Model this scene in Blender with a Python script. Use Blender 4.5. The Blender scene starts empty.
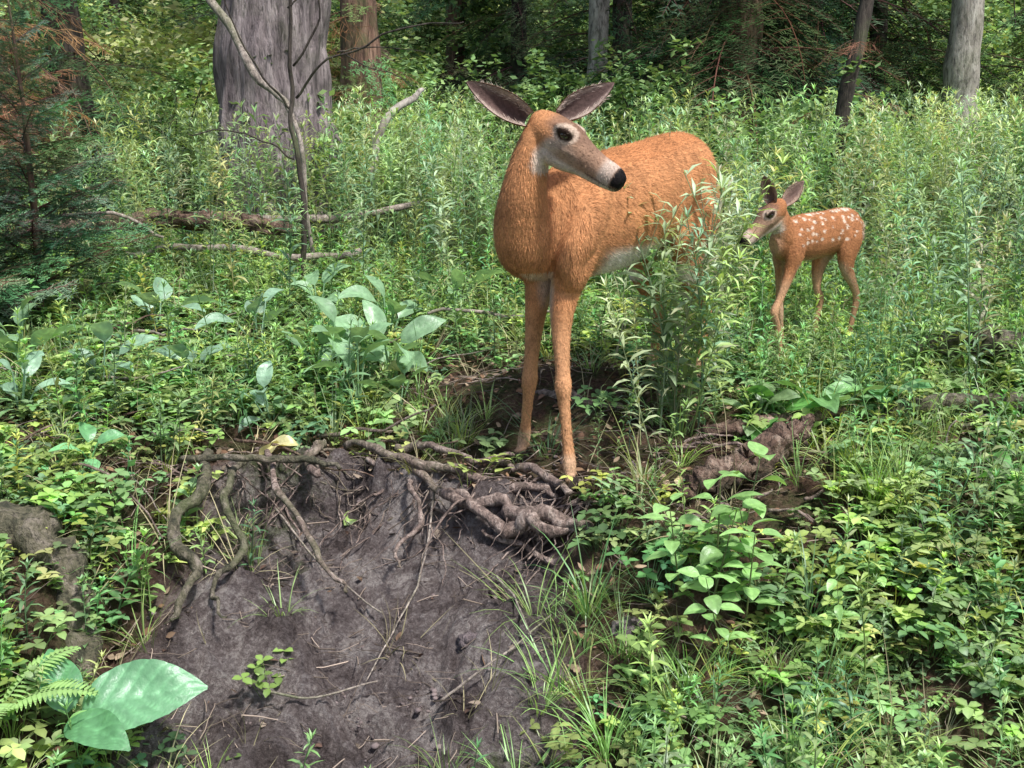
import bpy, math, random
import numpy as np
from mathutils import Vector, noise as mnoise
rng=np.random.default_rng(7); random.seed(7)
scene=bpy.context.scene
R=math.radians
# ---------------------------------------------------------------- helpers
def ss(t):
    t=np.clip(t,0,1); return t*t*(3-2*t)
def lipY(x):
    x=np.asarray(x,float)
    return 3.5+.33*ss((.1-x)/.7)+.04*np.sin(7*x+1)+.02*np.sin(19*x)-.55*ss((-1.12-x)/.35)
def cutmask(x):
    return ss((x+1.2)/.2)*ss((.26-x)/.2)
def H(x,y):
    x=np.asarray(x,float); y=np.asarray(y,float)
    t=y-lipY(x)*1.0
    t=np.where(y>6, y-3.6, t)
    up=np.interp(t,[0,1,3,12,30,60,300],[0,.13,.25,.75,2.6,11,60])
    cut=np.interp(-t,[0,.04,.11,.25,.5,.8,1.3,3,300],[0,.09,.20,.27,.33,.43,.65,.85,.9])
    unc=np.interp(-t,[0,.4,.8,1.3,3,300],[0,.15,.38,.62,.85,.9])
    c=cutmask(x)
    z=np.where(t>0,up,-(c*cut+(1-c)*unc))
    amp=np.clip((y-2)/10,.02,1.0)
    z=z+.10*amp*np.sin(1.3*x+.7*y)*np.sin(.9*y-.5*x+1)+.012*np.sin(9*x+3*y)*np.sin(7*y-4*x)
    z=z+.10*np.exp(-(((x-.12)/.5)**2+((y-4.35)/.22)**2))
    z=z+.07*np.exp(-(((x+1.02+.08*np.sin(9*y))/.08)**2+((y-3.2)/.4)**2))
    z=z+.09*np.exp(-(((x+.05+.1*np.sin(6*y))/.12)**2+((y-2.95)/.28)**2))-.08*np.exp(-(((x+.42)/.2)**2+((y-3.05)/.4)**2))+.07*np.exp(-(((x+.72-.1*np.sin(7*y))/.07)**2+((y-3.15)/.3)**2))
    z=z-.05*np.exp(-(((x-.08)/.15)**2+((y-3.27)/.12)**2))
    return z
def h1(x,y): return float(H(x,y))
def newmesh(name,V,F,C=None,mat=None,smooth=False,parent=None,quads=True):
    me=bpy.data.meshes.new(name)
    V=np.asarray(V,np.float32); F=np.asarray(F,np.int32)
    k=F.shape[1]
    me.vertices.add(len(V)); me.vertices.foreach_set("co",V.ravel())
    me.loops.add(F.size); me.loops.foreach_set("vertex_index",F.ravel())
    me.polygons.add(len(F)); me.polygons.foreach_set("loop_start",np.arange(0,F.size,k,dtype=np.int32))
    me.update(calc_edges=True)
    if C is not None:
        C=np.asarray(C,np.float32)
        if C.shape[1]==3: C=np.hstack([C,np.ones((len(C),1),np.float32)])
        a=me.color_attributes.new("Col",'FLOAT_COLOR','POINT'); a.data.foreach_set("color",C.ravel())
    me.validate()
    if smooth: me.polygons.foreach_set("use_smooth",np.ones(len(me.polygons),bool))
    ob=bpy.data.objects.new(name,me); scene.collection.objects.link(ob)
    if mat: me.materials.append(mat)
    if parent: ob.parent=parent
    return ob
def empty(name):
    e=bpy.data.objects.new(name,None); scene.collection.objects.link(e); return e
# ---------------------------------------------------------------- materials
def mat_new(name):
    m=bpy.data.materials.new(name); m.use_nodes=True
    nt=m.node_tree; b=nt.nodes["Principled BSDF"]; return m,nt,b
def N(nt,t,**k):
    n=nt.nodes.new(t)
    for a,v in k.items():
        if a in n.inputs: n.inputs[a].default_value=v
        else: setattr(n,a,v)
    return n
def leafmat(name,trans=.35,rough=.45,gl=.05,noise=False):
    m,nt,b=mat_new(name); L=nt.links.new; nt.nodes.remove(b)
    a=N(nt,'ShaderNodeAttribute',attribute_name="Col"); col=a.outputs['Color']
    df=N(nt,'ShaderNodeBsdfDiffuse'); last=df.outputs[0]; bp=None
    if noise:
        tc=N(nt,'ShaderNodeTexCoord'); no=N(nt,'ShaderNodeTexNoise',Scale=45.0,Detail=3.0)
        L(tc.outputs['Object'],no.inputs['Vector'])
        mr=N(nt,'ShaderNodeMapRange'); mr.inputs[3].default_value=.6; mr.inputs[4].default_value=1.4
        L(no.outputs[0],mr.inputs[0])
        mx=N(nt,'ShaderNodeMix',data_type='RGBA',blend_type='MULTIPLY'); mx.inputs[0].default_value=1
        L(col,mx.inputs[6]); L(mr.outputs[0],mx.inputs[7]); col=mx.outputs[2]
        bp=N(nt,'ShaderNodeBump',Strength=.4,Distance=.01); L(no.outputs[0],bp.inputs['Height']); L(bp.outputs[0],df.inputs['Normal'])
    L(col,df.inputs['Color'])
    if trans>0:
        tr=N(nt,'ShaderNodeBsdfTranslucent')
        hs=N(nt,'ShaderNodeMix',data_type='RGBA',blend_type='MULTIPLY'); hs.inputs[0].default_value=1; hs.inputs[7].default_value=(1.4,1.3,.7,1)
        L(col,hs.inputs[6]); L(hs.outputs[2],tr.inputs['Color'])
        ms=N(nt,'ShaderNodeMixShader'); ms.inputs[0].default_value=trans
        L(last,ms.inputs[1]); L(tr.outputs[0],ms.inputs[2]); last=ms.outputs[0]
    if gl>0:
        g=N(nt,'ShaderNodeBsdfGlossy',Roughness=rough); g.inputs['Color'].default_value=(.9,.95,1,1)
        if bp: L(bp.outputs[0],g.inputs['Normal'])
        ms=N(nt,'ShaderNodeMixShader'); ms.inputs[0].default_value=gl
        L(last,ms.inputs[1]); L(g.outputs[0],ms.inputs[2]); last=ms.outputs[0]
    L(last,nt.nodes['Material Output'].inputs['Surface'])
    return m
def ramp(nt,stops):
    r=nt.nodes.new('ShaderNodeValToRGB'); e=r.color_ramp.elements
    while len(e)>1: e.remove(e[0])
    e[0].position=stops[0][0]; e[0].color=(*stops[0][1],1)
    for p,c in stops[1:]:
        q=e.new(p); q.color=(*c,1)
    return r
def barkmat(name,c1,c2,c3,scale=6,stretch=.18,bump=.6,moss=.6):
    m,nt,b=mat_new(name); L=nt.links.new
    tc=N(nt,'ShaderNodeTexCoord'); mp=N(nt,'ShaderNodeMapping'); mp.inputs['Scale'].default_value=(1,1,stretch)
    L(tc.outputs['Object'],mp.inputs['Vector'])
    no=N(nt,'ShaderNodeTexNoise',Scale=scale,Detail=8.0,Roughness=.72,Distortion=.6); L(mp.outputs[0],no.inputs['Vector'])
    nf=N(nt,'ShaderNodeTexNoise',Scale=scale*3.3,Detail=4.0,Roughness=.7); L(mp.outputs[0],nf.inputs['Vector'])
    no2=N(nt,'ShaderNodeTexNoise',Scale=2.5,Detail=6.0,Roughness=.7); L(tc.outputs['Object'],no2.inputs['Vector'])
    r=ramp(nt,[(.34,c1),(.5,c2),(.66,c3)]); L(no.outputs[0],r.inputs[0])
    r2=ramp(nt,[(.36,(.25,.25,.25)),(.5,(1,1,1)),(.7,(1.2,1.2,1.2))]); L(nf.outputs[0],r2.inputs[0])
    mx=N(nt,'ShaderNodeMix',data_type='RGBA',blend_type='MULTIPLY'); mx.inputs[0].default_value=.85
    L(r.outputs[0],mx.inputs[6]); L(r2.outputs[0],mx.inputs[7])
    mx2=N(nt,'ShaderNodeMix',data_type='RGBA'); r3=ramp(nt,[(.5,(0,0,0)),(.66,(moss,moss,moss))]); L(no2.outputs[0],r3.inputs[0])
    L(r3.outputs[0],mx2.inputs[0]); L(mx.outputs[2],mx2.inputs[6]); mx2.inputs[7].default_value=(.10,.13,.05,1)
    L(mx2.outputs[2],b.inputs['Base Color']); b.inputs['Roughness'].default_value=.9
    bp=N(nt,'ShaderNodeBump',Strength=bump,Distance=.03)
    ad=N(nt,'ShaderNodeMath',operation='ADD'); L(no.outputs[0],ad.inputs[0]); L(nf.outputs[0],ad.inputs[1])
    L(ad.outputs[0],bp.inputs['Height']); L(bp.outputs[0],b.inputs['Normal'])
    return m
M_leaf=leafmat("leaf_green",.3,.45,.045); M_broad=leafmat("leaf_broad",.3,.42,.05,True); M_needle=leafmat("needle",0,.6,0)
M_far=leafmat("leaf_far",.28,.6,0)
M_litter=leafmat("dead_leaf",0,.85,0)
M_bark_big=barkmat("bark_grey",(.09,.07,.078),(.23,.19,.20),(.40,.345,.355),13,.13,1.0,.25)
M_bark_brown=barkmat("bark_brown",(.07,.04,.03),(.20,.115,.085),(.38,.25,.19),9,.2)
M_bark_dark=barkmat("bark_dark",(.02,.016,.014),(.055,.043,.037),(.12,.10,.085),12,.2)
M_bark_pale=barkmat("bark_pale",(.18,.16,.14),(.36,.33,.30),(.55,.52,.48),8,.3,.5,.3)
M_root=barkmat("root_bark",(.07,.05,.045),(.23,.17,.15),(.50,.41,.37),30,.5,.6,.5)
M_mossy=barkmat("mossy_bark",(.035,.04,.025),(.13,.12,.08),(.30,.26,.22),18,.7,.8,.8)
M_log=barkmat("rotten_log_wood",(.05,.03,.024),(.19,.12,.09),(.42,.32,.26),16,.6,1.0,.35)
M_twig=barkmat("twig_bark",(.12,.10,.09),(.28,.24,.21),(.48,.42,.38),30,.5,.3)
def furmat():
    m,nt,b=mat_new("deer_fur"); L=nt.links.new
    a=N(nt,'ShaderNodeAttribute',attribute_name="Col"); tc=N(nt,'ShaderNodeTexCoord')
    no=N(nt,'ShaderNodeTexNoise',Scale=120.0,Detail=4.0,Roughness=.7); L(tc.outputs['Object'],no.inputs['Vector'])
    no2=N(nt,'ShaderNodeTexNoise',Scale=9.0,Detail=7.0,Roughness=.7); L(tc.outputs['Object'],no2.inputs['Vector'])
    ad=N(nt,'ShaderNodeMath',operation='ADD'); L(no.outputs[0],ad.inputs[0]); L(no2.outputs[0],ad.inputs[1])
    mr=N(nt,'ShaderNodeMapRange'); mr.inputs[1].default_value=.7; mr.inputs[2].default_value=1.3; mr.inputs[3].default_value=.62; mr.inputs[4].default_value=1.3
    L(ad.outputs[0],mr.inputs[0])
    mx=N(nt,'ShaderNodeMix',data_type='RGBA',blend_type='MULTIPLY'); mx.inputs[0].default_value=1
    L(a.outputs['Color'],mx.inputs[6]); L(mr.outputs[0],mx.inputs[7]); L(mx.outputs[2],b.inputs['Base Color'])
    b.inputs['Roughness'].default_value=.8; b.inputs['Specular IOR Level'].default_value=.15
    bp=N(nt,'ShaderNodeBump',Strength=.6,Distance=.005); L(no.outputs[0],bp.inputs['Height']); L(bp.outputs[0],b.inputs['Normal'])
    return m
M_fur=furmat()
M_eye,nt,b=mat_new("eye_wet"); b.inputs['Base Color'].default_value=(.010,.006,.005,1); b.inputs['Roughness'].default_value=.12; b.inputs['Specular IOR Level'].default_value=.8; b.inputs['Coat Weight'].default_value=1; b.inputs['Coat Roughness'].default_value=.05
# ground material
M_ground,nt,b=mat_new("forest_soil"); L=nt.links.new
tc=N(nt,'ShaderNodeTexCoord'); at=N(nt,'ShaderNodeAttribute',attribute_name="Col")
n1=N(nt,'ShaderNodeTexNoise',Scale=3.6,Detail=8.0,Roughness=.75,Distortion=.8); n2=N(nt,'ShaderNodeTexNoise',Scale=65.0,Detail=6.0,Roughness=.85)
n4=N(nt,'ShaderNodeTexNoise',Scale=8.0,Detail=8.0,Roughness=.8)
for n in (n1,n2,n4): L(tc.outputs['Object'],n.inputs['Vector'])
soil=ramp(nt,[(.36,(.03,.022,.022)),(.44,(.13,.105,.105)),(.51,(.26,.22,.22)),(.59,(.55,.50,.49))])
lit=ramp(nt,[(.33,(.02,.014,.010)),(.47,(.12,.068,.05)),(.57,(.25,.16,.12)),(.68,(.42,.31,.24))])
av=N(nt,'ShaderNodeMath',operation='MULTIPLY_ADD'); av.inputs[1].default_value=.42
hv=N(nt,'ShaderNodeMath',operation='MULTIPLY'); hv.inputs[1].default_value=.58
L(n1.outputs[0],hv.inputs[0]); L(n2.outputs[0],av.inputs[0]); L(hv.outputs[0],av.inputs[2])
L(av.outputs[0],soil.inputs[0]); L(av.outputs[0],lit.inputs[0])
mx=N(nt,'ShaderNodeMix',data_type='RGBA'); L(lit.outputs[0],mx.inputs[6]); L(soil.outputs[0],mx.inputs[7])
sp=N(nt,'ShaderNodeSeparateColor'); L(at.outputs['Color'],sp.inputs[0]); L(sp.outputs[0],mx.inputs[0])
gr=ramp(nt,[(.38,(.02,.035,.012)),(.6,(.11,.15,.05))]); L(n2.outputs[0],gr.inputs[0])
ms_=N(nt,'ShaderNodeMath',operation='ADD'); L(sp.outputs[1],ms_.inputs[0]); L(n4.outputs[0],ms_.inputs[1])
mr_=ramp(nt,[(.78,(0,0,0)),(.98,(1,1,1))]); L(ms_.outputs[0],mr_.inputs[0])
mx2=N(nt,'ShaderNodeMix',data_type='RGBA'); L(mr_.outputs[0],mx2.inputs[0]); L(mx.outputs[2],mx2.inputs[6]); L(gr.outputs[0],mx2.inputs[7])
L(mx2.outputs[2],b.inputs['Base Color']); b.inputs['Roughness'].default_value=.95; b.inputs['Specular IOR Level'].default_value=.15
bp=N(nt,'ShaderNodeBump',Strength=1.0,Distance=.07)
ad=N(nt,'ShaderNodeMath',operation='MULTIPLY_ADD'); ad.inputs[1].default_value=.6
L(n2.outputs[0],ad.inputs[0]); L(n4.outputs[0],ad.inputs[2]); L(ad.outputs[0],bp.inputs['Height']); L(bp.outputs[0],b.inputs['Normal'])
# ---------------------------------------------------------------- ground
def grow(a,step,end,f=1.12):
    out=[]
    while abs(a)<abs(end):
        step*=f; a+=math.copysign(step,end); out.append(a)
    return out
xs=np.array(sorted(grow(-2.2,.016,-300)+list(np.arange(-2.2,2.2,.016))+grow(2.19,.016,300)))
ys=np.array(sorted(grow(1.9,.03,-300)+list(np.arange(1.9,5.2,.014))+grow(5.2,.03,300)))
X,Y=np.meshgrid(xs,ys); Z=H(X,Y)
flat=np.c_[X.ravel(),Y.ravel(),Z.ravel()]
x=flat[:,0];y=flat[:,1]; t=y-lipY(x)
cutm=ss((.08-t)/.1)*cutmask(x)
for i in np.where((y>1.6)&(y<6)&(np.abs(x)<3))[0]:
    x_,y_,z_=flat[i]; c=cutm[i]
    dz=.03*mnoise.fractal(Vector((x_*5,y_*5,0)),1,2,5)+.012*mnoise.noise(Vector((x_*25,y_*25,3)))
    if c>.01:
        r_=1-abs(mnoise.noise(Vector((x_*6+2,y_*3.2,1))))*2.4
        r2_=1-abs(mnoise.noise(Vector((x_*15+2,y_*9,4))))*2.4
        dz+=c*(.036*r_+.012*r2_+.036*mnoise.fractal(Vector((x_*14,y_*14,8)),.6,2,5))
    flat[i,2]+=dz
nx,ny=len(xs),len(ys)
ii=np.arange(nx*ny).reshape(ny,nx)
F=np.c_[ii[:-1,:-1].ravel(),ii[:-1,1:].ravel(),ii[1:,1:].ravel(),ii[1:,:-1].ravel()]
green=np.clip(ss((t-1.2)/2)*.8+ss((y-6)/3)*.6,0,1)*(1-cutm)
green=np.maximum(green,.35*(1-cutm))
green=np.maximum(green,.36*cutm*np.maximum(ss((-.4-x)/.4)*ss((t+.7)/.5),ss((2.85-y)/.3)))
newmesh("ground",flat,F,np.c_[cutm,green,0*x],M_ground,True)
# ---------------------------------------------------------------- plant templates (all quads)
class T:
    def __init__(s): s.V=[];s.F=[];s.C=[];s.n=0
    def add(s,V,F,C):
        V=np.asarray(V,float); s.V.append(V); s.F.append(np.asarray(F)+s.n); s.n+=len(V)
        C=np.asarray(C,float)
        if C.ndim==1: C=np.tile(C,(len(V),1))
        s.C.append(C)
    def get(s): return np.vstack(s.V),np.vstack(s.F),np.vstack(s.C)
def leaf(tm,base,az,el,L,W,droop=.6,nseg=4,ncol=2,col=(1,1,1),fold=.25,shape=1.0,roll=0,wave=0,vein=0):
    p=np.array(base,float); pts=[];nor=[]; e=el
    for i in range(nseg+1):
        pts.append(p.copy()); d=np.array([math.cos(az)*math.cos(e),math.sin(az)*math.cos(e),math.sin(e)])
        nor.append(np.array([-math.cos(az)*math.sin(e),-math.sin(az)*math.sin(e),math.cos(e)]))
        p=p+d*L/nseg; e-=droop/nseg
    side0=np.array([-math.sin(az),math.cos(az),0])
    V=[];C=[]
    for i in range(nseg+1):
        u=i/nseg; w=W*.5*(math.sin(math.pi*min(1,max(.0,u**shape)))**.8) if 0<u<1 else W*.03
        n=nor[i]; s=side0*math.cos(roll)+n*math.sin(roll); n2=n*math.cos(roll)-side0*math.sin(roll)
        for j in range(ncol+1):
            v=2*j/ncol-1; q=0
            if vein: q=max(0,math.sin(2*math.pi*(7*u-1.6*abs(v))))**4
            V.append(pts[i]+s*w*v+n2*(abs(v)*fold*w+wave*w*math.sin(u*9+v*2)-vein*.06*w*q))
            C.append(np.array(col)*(1.18 if abs(v)<.01 else 1.0)*(1.0-.1*(1-u))*(1+vein*.35*q))
    F=[]
    for i in range(nseg):
        for j in range(ncol):
            a=i*(ncol+1)+j; F.append([a,a+1,a+ncol+2,a+ncol+1])
    tm.add(V,F,C)
def tube(tm,pts,rad,col,n=3,cols=None):
    pts=np.asarray(pts,float); k=len(pts); V=[];C=[]
    tg=np.gradient(pts,axis=0); tg/=np.linalg.norm(tg,axis=1)[:,None]+1e-9
    ref=np.array([.31,.9,.2]) if abs(tg[0][1])<.8 else np.array([.9,.2,.3])
    for i in range(k):
        a=np.cross(tg[i],ref); a/=np.linalg.norm(a); b_=np.cross(tg[i],a)
        for j in range(n):
            th=2*math.pi*j/n; r=rad[i] if np.ndim(rad) else rad
            V.append(pts[i]+(a*math.cos(th)+b_*math.sin(th))*r); C.append(col)
    F=[]
    for i in range(k-1):
        for j in range(n):
            a=i*n+j;b2=i*n+(j+1)%n; F.append([a,b2,b2+n,a+n])
    tm.add(V,F,C)
U=random.uniform
def weed(h,nl,LL,LW,c=(.12,.26,.08),br=0,ns=3,nc=2):
    tm=T(); az0=U(0,6.3); lean=U(0,.25); la=U(0,6.3)
    P=lambda u:np.array([math.cos(la)*lean*h*u*u,math.sin(la)*lean*h*u*u,h*u*(1-.1*u*lean)])
    tube(tm,[P(u) for u in np.linspace(0,1,6 if ns>2 else 4)],np.linspace(.0035,.0012,6 if ns>2 else 4),np.array(c)*.85,3)
    az=az0
    for i in range(nl):
        u=.12+.88*(i/nl)**.9; az+=2.4+U(-.3,.3)
        s=(1-.55*max(0,u-.5)*1.6)*(.6+.4*min(1,u*3))*U(.8,1.15)
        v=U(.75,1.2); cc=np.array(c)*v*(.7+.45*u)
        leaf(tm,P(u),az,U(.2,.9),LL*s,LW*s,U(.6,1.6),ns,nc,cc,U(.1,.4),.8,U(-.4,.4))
    for k in range(6 if ns>2 else 4):
        leaf(tm,P(1),az+k*1.05,U(.7,1.3),LL*.45,LW*.5,.5,2,nc,np.array(c)*1.25,.3,.8)
    for bi in range(br):
        u0=U(.45,.85); ba=U(0,6.3); b0=P(u0); bl=h*U(.15,.28)
        q=[b0+np.array([math.cos(ba)*bl*.5*w,math.sin(ba)*bl*.5*w,bl*w]) for w in (0,.5,1)]
        tube(tm,q,.0012,np.array(c)*.9,3)
        for k in range(8):
            w=U(.2,1); leaf(tm,b0+(q[2]-b0)*w,U(0,6.3),U(.2,.9),LL*.6,LW*.6,1.,2,nc,np.array(c)*U(.9,1.3),.3,.8)
    return tm.get()
def herb(n,h,L,W,c,k=3,spread=.1):
    tm=T()
    for i in range(n):
        a=U(0,6.3); r=spread*math.sqrt(U(0,1)); b0=np.array([math.cos(a)*r*.4,math.sin(a)*r*.4,0]); hh=h*U(.5,1.2)
        tip=np.array([math.cos(a)*r,math.sin(a)*r,hh]); tube(tm,[b0,(b0+tip)/2+[0,0,hh*.15],tip],.001,np.array(c)*.8,3)
        a0=U(0,6.3); v=U(.6,1.4)
        for j in range(k):
            leaf(tm,tip,a0+j*6.283/k+U(-.2,.2),U(-.1,.5),L*U(.8,1.2),W*U(.8,1.2),U(.3,.9),3,2,np.array(c)*v*U(.9,1.1),.2,.9)
    return tm.get()
def rosette(n,L,W,c,el=(.5,1.2),stalk=.05):
    tm=T()
    for i in range(n):
        a=i*6.283/n+U(-.4,.4); e=U(*el); v=U(.8,1.2); q=np.array([math.cos(a)*math.cos(e)*.5,math.sin(a)*math.cos(e)*.5,math.sin(e)])*stalk*U(.7,1.4)
        tube(tm,[[0,0,-.02],q*.5,q],.004,np.array(c)*1.1,4)
        leaf(tm,q,a,e-.2,L*U(.7,1.15),W*U(.8,1.15),U(.5,1.4),10,6,np.array(c)*v,U(.1,.4),.8,U(-.5,.5),U(.05,.16),.6)
    return tm.get()
def tuft(n,h,c,w=.004):
    tm=T()
    for i in range(n):
        a=U(0,6.3); r=U(0,.03)
        leaf(tm,[math.cos(a)*r,math.sin(a)*r,0],a+U(-.5,.5),U(.9,1.5),h*U(.5,1.2),w*U(.7,1.4),U(.4,1.8),5,1,np.array(c)*U(.7,1.3),0,.5)
    return tm.get()
def fern(n,L,c):
    tm=T()
    for i in range(n):
        a=i*6.283/n+U(-.3,.3); e=U(.7,1.1); p=np.zeros(3); pts=[p.copy()]
        for k in range(22):
            d=np.array([math.cos(a)*math.cos(e),math.sin(a)*math.cos(e),math.sin(e)]); p=p+d*L/22; pts.append(p.copy()); e-=1.3/22
        tube(tm,pts,np.linspace(.003,.0008,23),np.array(c)*.8,3)
        for k in range(3,22):
            u=k/22; pl=L*.26*math.sin(math.pi*(u*.85+.13))**.8
            for s in (-1,1):
                b0=pts[k]; az=a+s*1.25
                leaf(tm,b0,az,.1,pl,.016*L/.4+.004,.35,4,2,np.array(c)*U(.85,1.15),.15,.5)
                for q in range(1,6):
                    w=q/6; bb=b0+np.array([math.cos(az),math.sin(az),.05])*pl*w
                    for s2 in (-1,1): leaf(tm,bb,az+s2*1.0,.05,pl*.16*(1.1-w),.007,.2,2,1,np.array(c)*U(.85,1.15),0,.6)
    return tm.get()
def sapling(h,c,L=.08,W=.05):
    tm=T(); la=U(0,6.3)
    P=lambda u:np.array([math.cos(la)*.06*u,math.sin(la)*.06*u,h*u])
    tube(tm,[P(u) for u in np.linspace(0,1,5)],np.linspace(.004,.0015,5),np.array([.2,.24,.1]),4)
    k=5; az=U(0,3)
    for i in range(k):
        u=.3+.7*i/(k-1); az+=1.57+U(-.3,.3)
        for s in (0,math.pi):
            q=P(u)+np.array([math.cos(az+s),math.sin(az+s),.3])*.02
            tube(tm,[P(u),q],.0012,np.array(c),3)
            leaf(tm,q,az+s+U(-.2,.2),U(.0,.5),L*U(.8,1.25),W*U(.8,1.2),U(.4,1.1),9,6,np.array(c)*U(.8,1.25),.2,.72,U(-.3,.3),.06,.6)
    return tm.get()
def conif(L,c,dead=False,ns=13,droop=.5,nl=.018,dens=.009):
    tm=T(); pts=[];p=np.zeros(3);e=.15
    for i in range(9):
        pts.append(p.copy()); p=p+np.array([math.cos(e),0,math.sin(e)])*L/8; e-=droop/8
    pts=np.array(pts); bc=np.array([.13,.09,.07])
    tube(tm,pts,np.linspace(.006*L+.002,.0015,9),bc,4)
    def needles(a,b,ln):
        d=b-a; l=np.linalg.norm(d); d/=l; n=max(2,int(l/dens)); sd=np.cross(d,[0,0,1]); sd/=np.linalg.norm(sd)+1e-9
        V=[];F=[];C=[]
        for i in range(n):
            q=a+d*l*(i+U(0,1))/n
            for s in (-1,1):
                t_=q+(sd*s*U(.6,1)+d*.7+np.array([0,0,U(-.2,.5)]))*ln*U(.7,1.1); w=d*.0022*(ln/.018)
                k=len(V); V+= [q-w,q+w,t_+w*.5,t_-w*.5]; F.append([k,k+1,k+2,k+3]); cc=np.array(c)*U(.6,1.4); C+=[cc]*4
        tm.add(V,F,C)
    for i in range(ns):
        u=.12+.85*i/ns; b0=np.array([np.interp(u*8,range(9),pts[:,k]) for k in range(3)])
        tl=L*.42*(1-u*.75)*U(.7,1.15)
        for s in (-1,1):
            az=s*U(.7,1.05); ed=U(-.5,.1)
            tip=b0+np.array([math.cos(az)*tl,math.sin(az)*tl,tl*ed])
            tube(tm,[b0,(b0+tip)/2+[0,0,.03*tl],tip],[.0022,.0016,.0009],bc if not dead else np.array(c),3)
            if not dead:
                needles(b0,tip,nl)
                for j in range(3):
                    w=U(.25,.85); b1=b0+(tip-b0)*w; az2=az+random.choice((-1,1))*U(.5,.9); tl2=tl*U(.25,.45)
                    t2=b1+np.array([math.cos(az2)*tl2,math.sin(az2)*tl2,tl2*U(-.7,0)]); needles(b1,t2,nl)
            else:
                for j in range(4):
                    w=U(.25,.9); b1=b0+(tip-b0)*w; az2=az+random.choice((-1,1))*U(.5,.9); tl2=tl*U(.25,.5)
                    tube(tm,[b1,b1+np.array([math.cos(az2)*tl2,math.sin(az2)*tl2,tl2*U(-1,0)])],.0016,np.array(c)*U(.7,1.3),3)
    if not dead: needles(pts[6],pts[8],nl)
    return tm.get()
def scatter(name,temps,P,S,mat,tint=None,tilt=.12,yaw=None,elev=None,parent=None,smooth=False):
    P=np.asarray(P,float); n=len(P); S=np.broadcast_to(S,(n,))
    which=rng.integers(0,len(temps),n); Vs=[];Fs=[];Cs=[];off=0
    yw=rng.uniform(0,6.283,n) if yaw is None else np.asarray(yaw)
    if tint is None:
        tint=np.c_[rng.uniform(.8,1.3,n),rng.uniform(.85,1.15,n),rng.uniform(.7,1.25,n)]*rng.uniform(.65,1.3,(n,1))
    el=np.zeros(n) if elev is None else np.asarray(elev)
    tx=rng.normal(0,tilt,n); ty=rng.normal(0,tilt,n)
    for k,(V,F,C) in enumerate(temps):
        idx=np.where(which==k)[0]
        if len(idx)==0: continue
        m=len(idx); v=V[None,:,:]*S[idx][:,None,None]
        x,y,z=v[...,0],v[...,1],v[...,2]
        e=el[idx][:,None]; x,z=x*np.cos(e)-z*np.sin(e), x*np.sin(e)+z*np.cos(e)
        a=tx[idx][:,None]; x,z=x*np.cos(a)+z*np.sin(a),-x*np.sin(a)+z*np.cos(a)
        a=ty[idx][:,None]; y,z=y*np.cos(a)+z*np.sin(a),-y*np.sin(a)+z*np.cos(a)
        c_,s_=np.cos(yw[idx])[:,None],np.sin(yw[idx])[:,None]
        x,y=x*c_-y*s_,x*s_+y*c_
        p=P[idx]; out=np.stack([x+p[:,0:1],y+p[:,1:2],z+p[:,2:3]],-1)
        Vs.append(out.reshape(-1,3)); Fs.append((F[None]+ (np.arange(m)*len(V))[:,None,None]+off).reshape(-1,4))
        Cs.append((C[None]*tint[idx][:,None,:]).reshape(-1,3)); off+=m*len(V)
    return newmesh(name,np.vstack(Vs),np.vstack(Fs),np.clip(np.vstack(Cs),0,1),mat,smooth,parent)
def field(n,x0,x1,y0,y1,fn,pw=1.0):
    x=rng.uniform(x0,x1,n); y=y0+(y1-y0)*rng.uniform(0,1,n)**pw
    k=(np.abs(x)<.58*y+.3)
    x,y=x[k],y[k]; pr=fn(x,y,y-lipY(x)); k=rng.uniform(0,1,len(x))<pr
    x,y=x[k],y[k]; return np.c_[x,y,H(x,y)-.005]
def patch(x,y,f=2.2,ph=0): return .5+.5*np.sin(f*x+ph+1.3*np.sin(f*.8*y+ph))*np.sin(f*y*1.1-ph+np.sin(f*x))
def bare(x,y,t):
    wv=.12*np.sin(8*y+2)*np.sin(5*x)+.07*np.sin(17*y+4*x)
    b=cutmask(x+wv)*ss((.06-t)/.08)*ss((y+wv-2.5)/.15)
    b=np.maximum(b,.92*ss((x+.55)/.2)*ss((.62-x)/.15)*ss((t+.05)/.05)*ss((1.02-t)/.25))
    b=np.maximum(b,.75*ss((x+1.2)/.1)*ss((-.3-x)/.2)*ss((t+.05)/.05)*ss((.35-t)/.2))
    b=np.maximum(b,.93*ss((x-.48)/.1)*ss((1.12-x)/.1)*ss((y-3.22+.2*(.9-x))/.1)*ss((3.86-y)/.08))
    b=np.maximum(b,.8*np.exp(-(((x-1.0)/.35)**2+((y-3.3)/.16)**2)))
    return b
G1=(.24,.42,.16);G2=(.16,.32,.13);G3=(.34,.50,.16);G4=(.21,.38,.20);G5=(.33,.50,.24)
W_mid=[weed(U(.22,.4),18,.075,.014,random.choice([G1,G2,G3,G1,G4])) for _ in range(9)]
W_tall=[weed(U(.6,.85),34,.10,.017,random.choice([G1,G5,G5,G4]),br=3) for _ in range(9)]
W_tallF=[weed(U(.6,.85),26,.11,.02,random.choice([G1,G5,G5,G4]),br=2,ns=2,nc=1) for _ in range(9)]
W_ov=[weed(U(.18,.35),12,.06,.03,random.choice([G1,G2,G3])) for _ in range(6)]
Hb=[herb(9,.07,.028,.02,random.choice([G1,G2,G3]),random.choice([3,3,5]),.08) for _ in range(8)]
Gt=[tuft(26,U(.15,.28),random.choice([G1,G3,G5]),.0035) for _ in range(5)]
Gs=[tuft(9,U(.25,.4),(.48,.44,.27),.003) for _ in range(3)]
Fr=[fern(6,.38,G1) for _ in range(3)]
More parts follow.
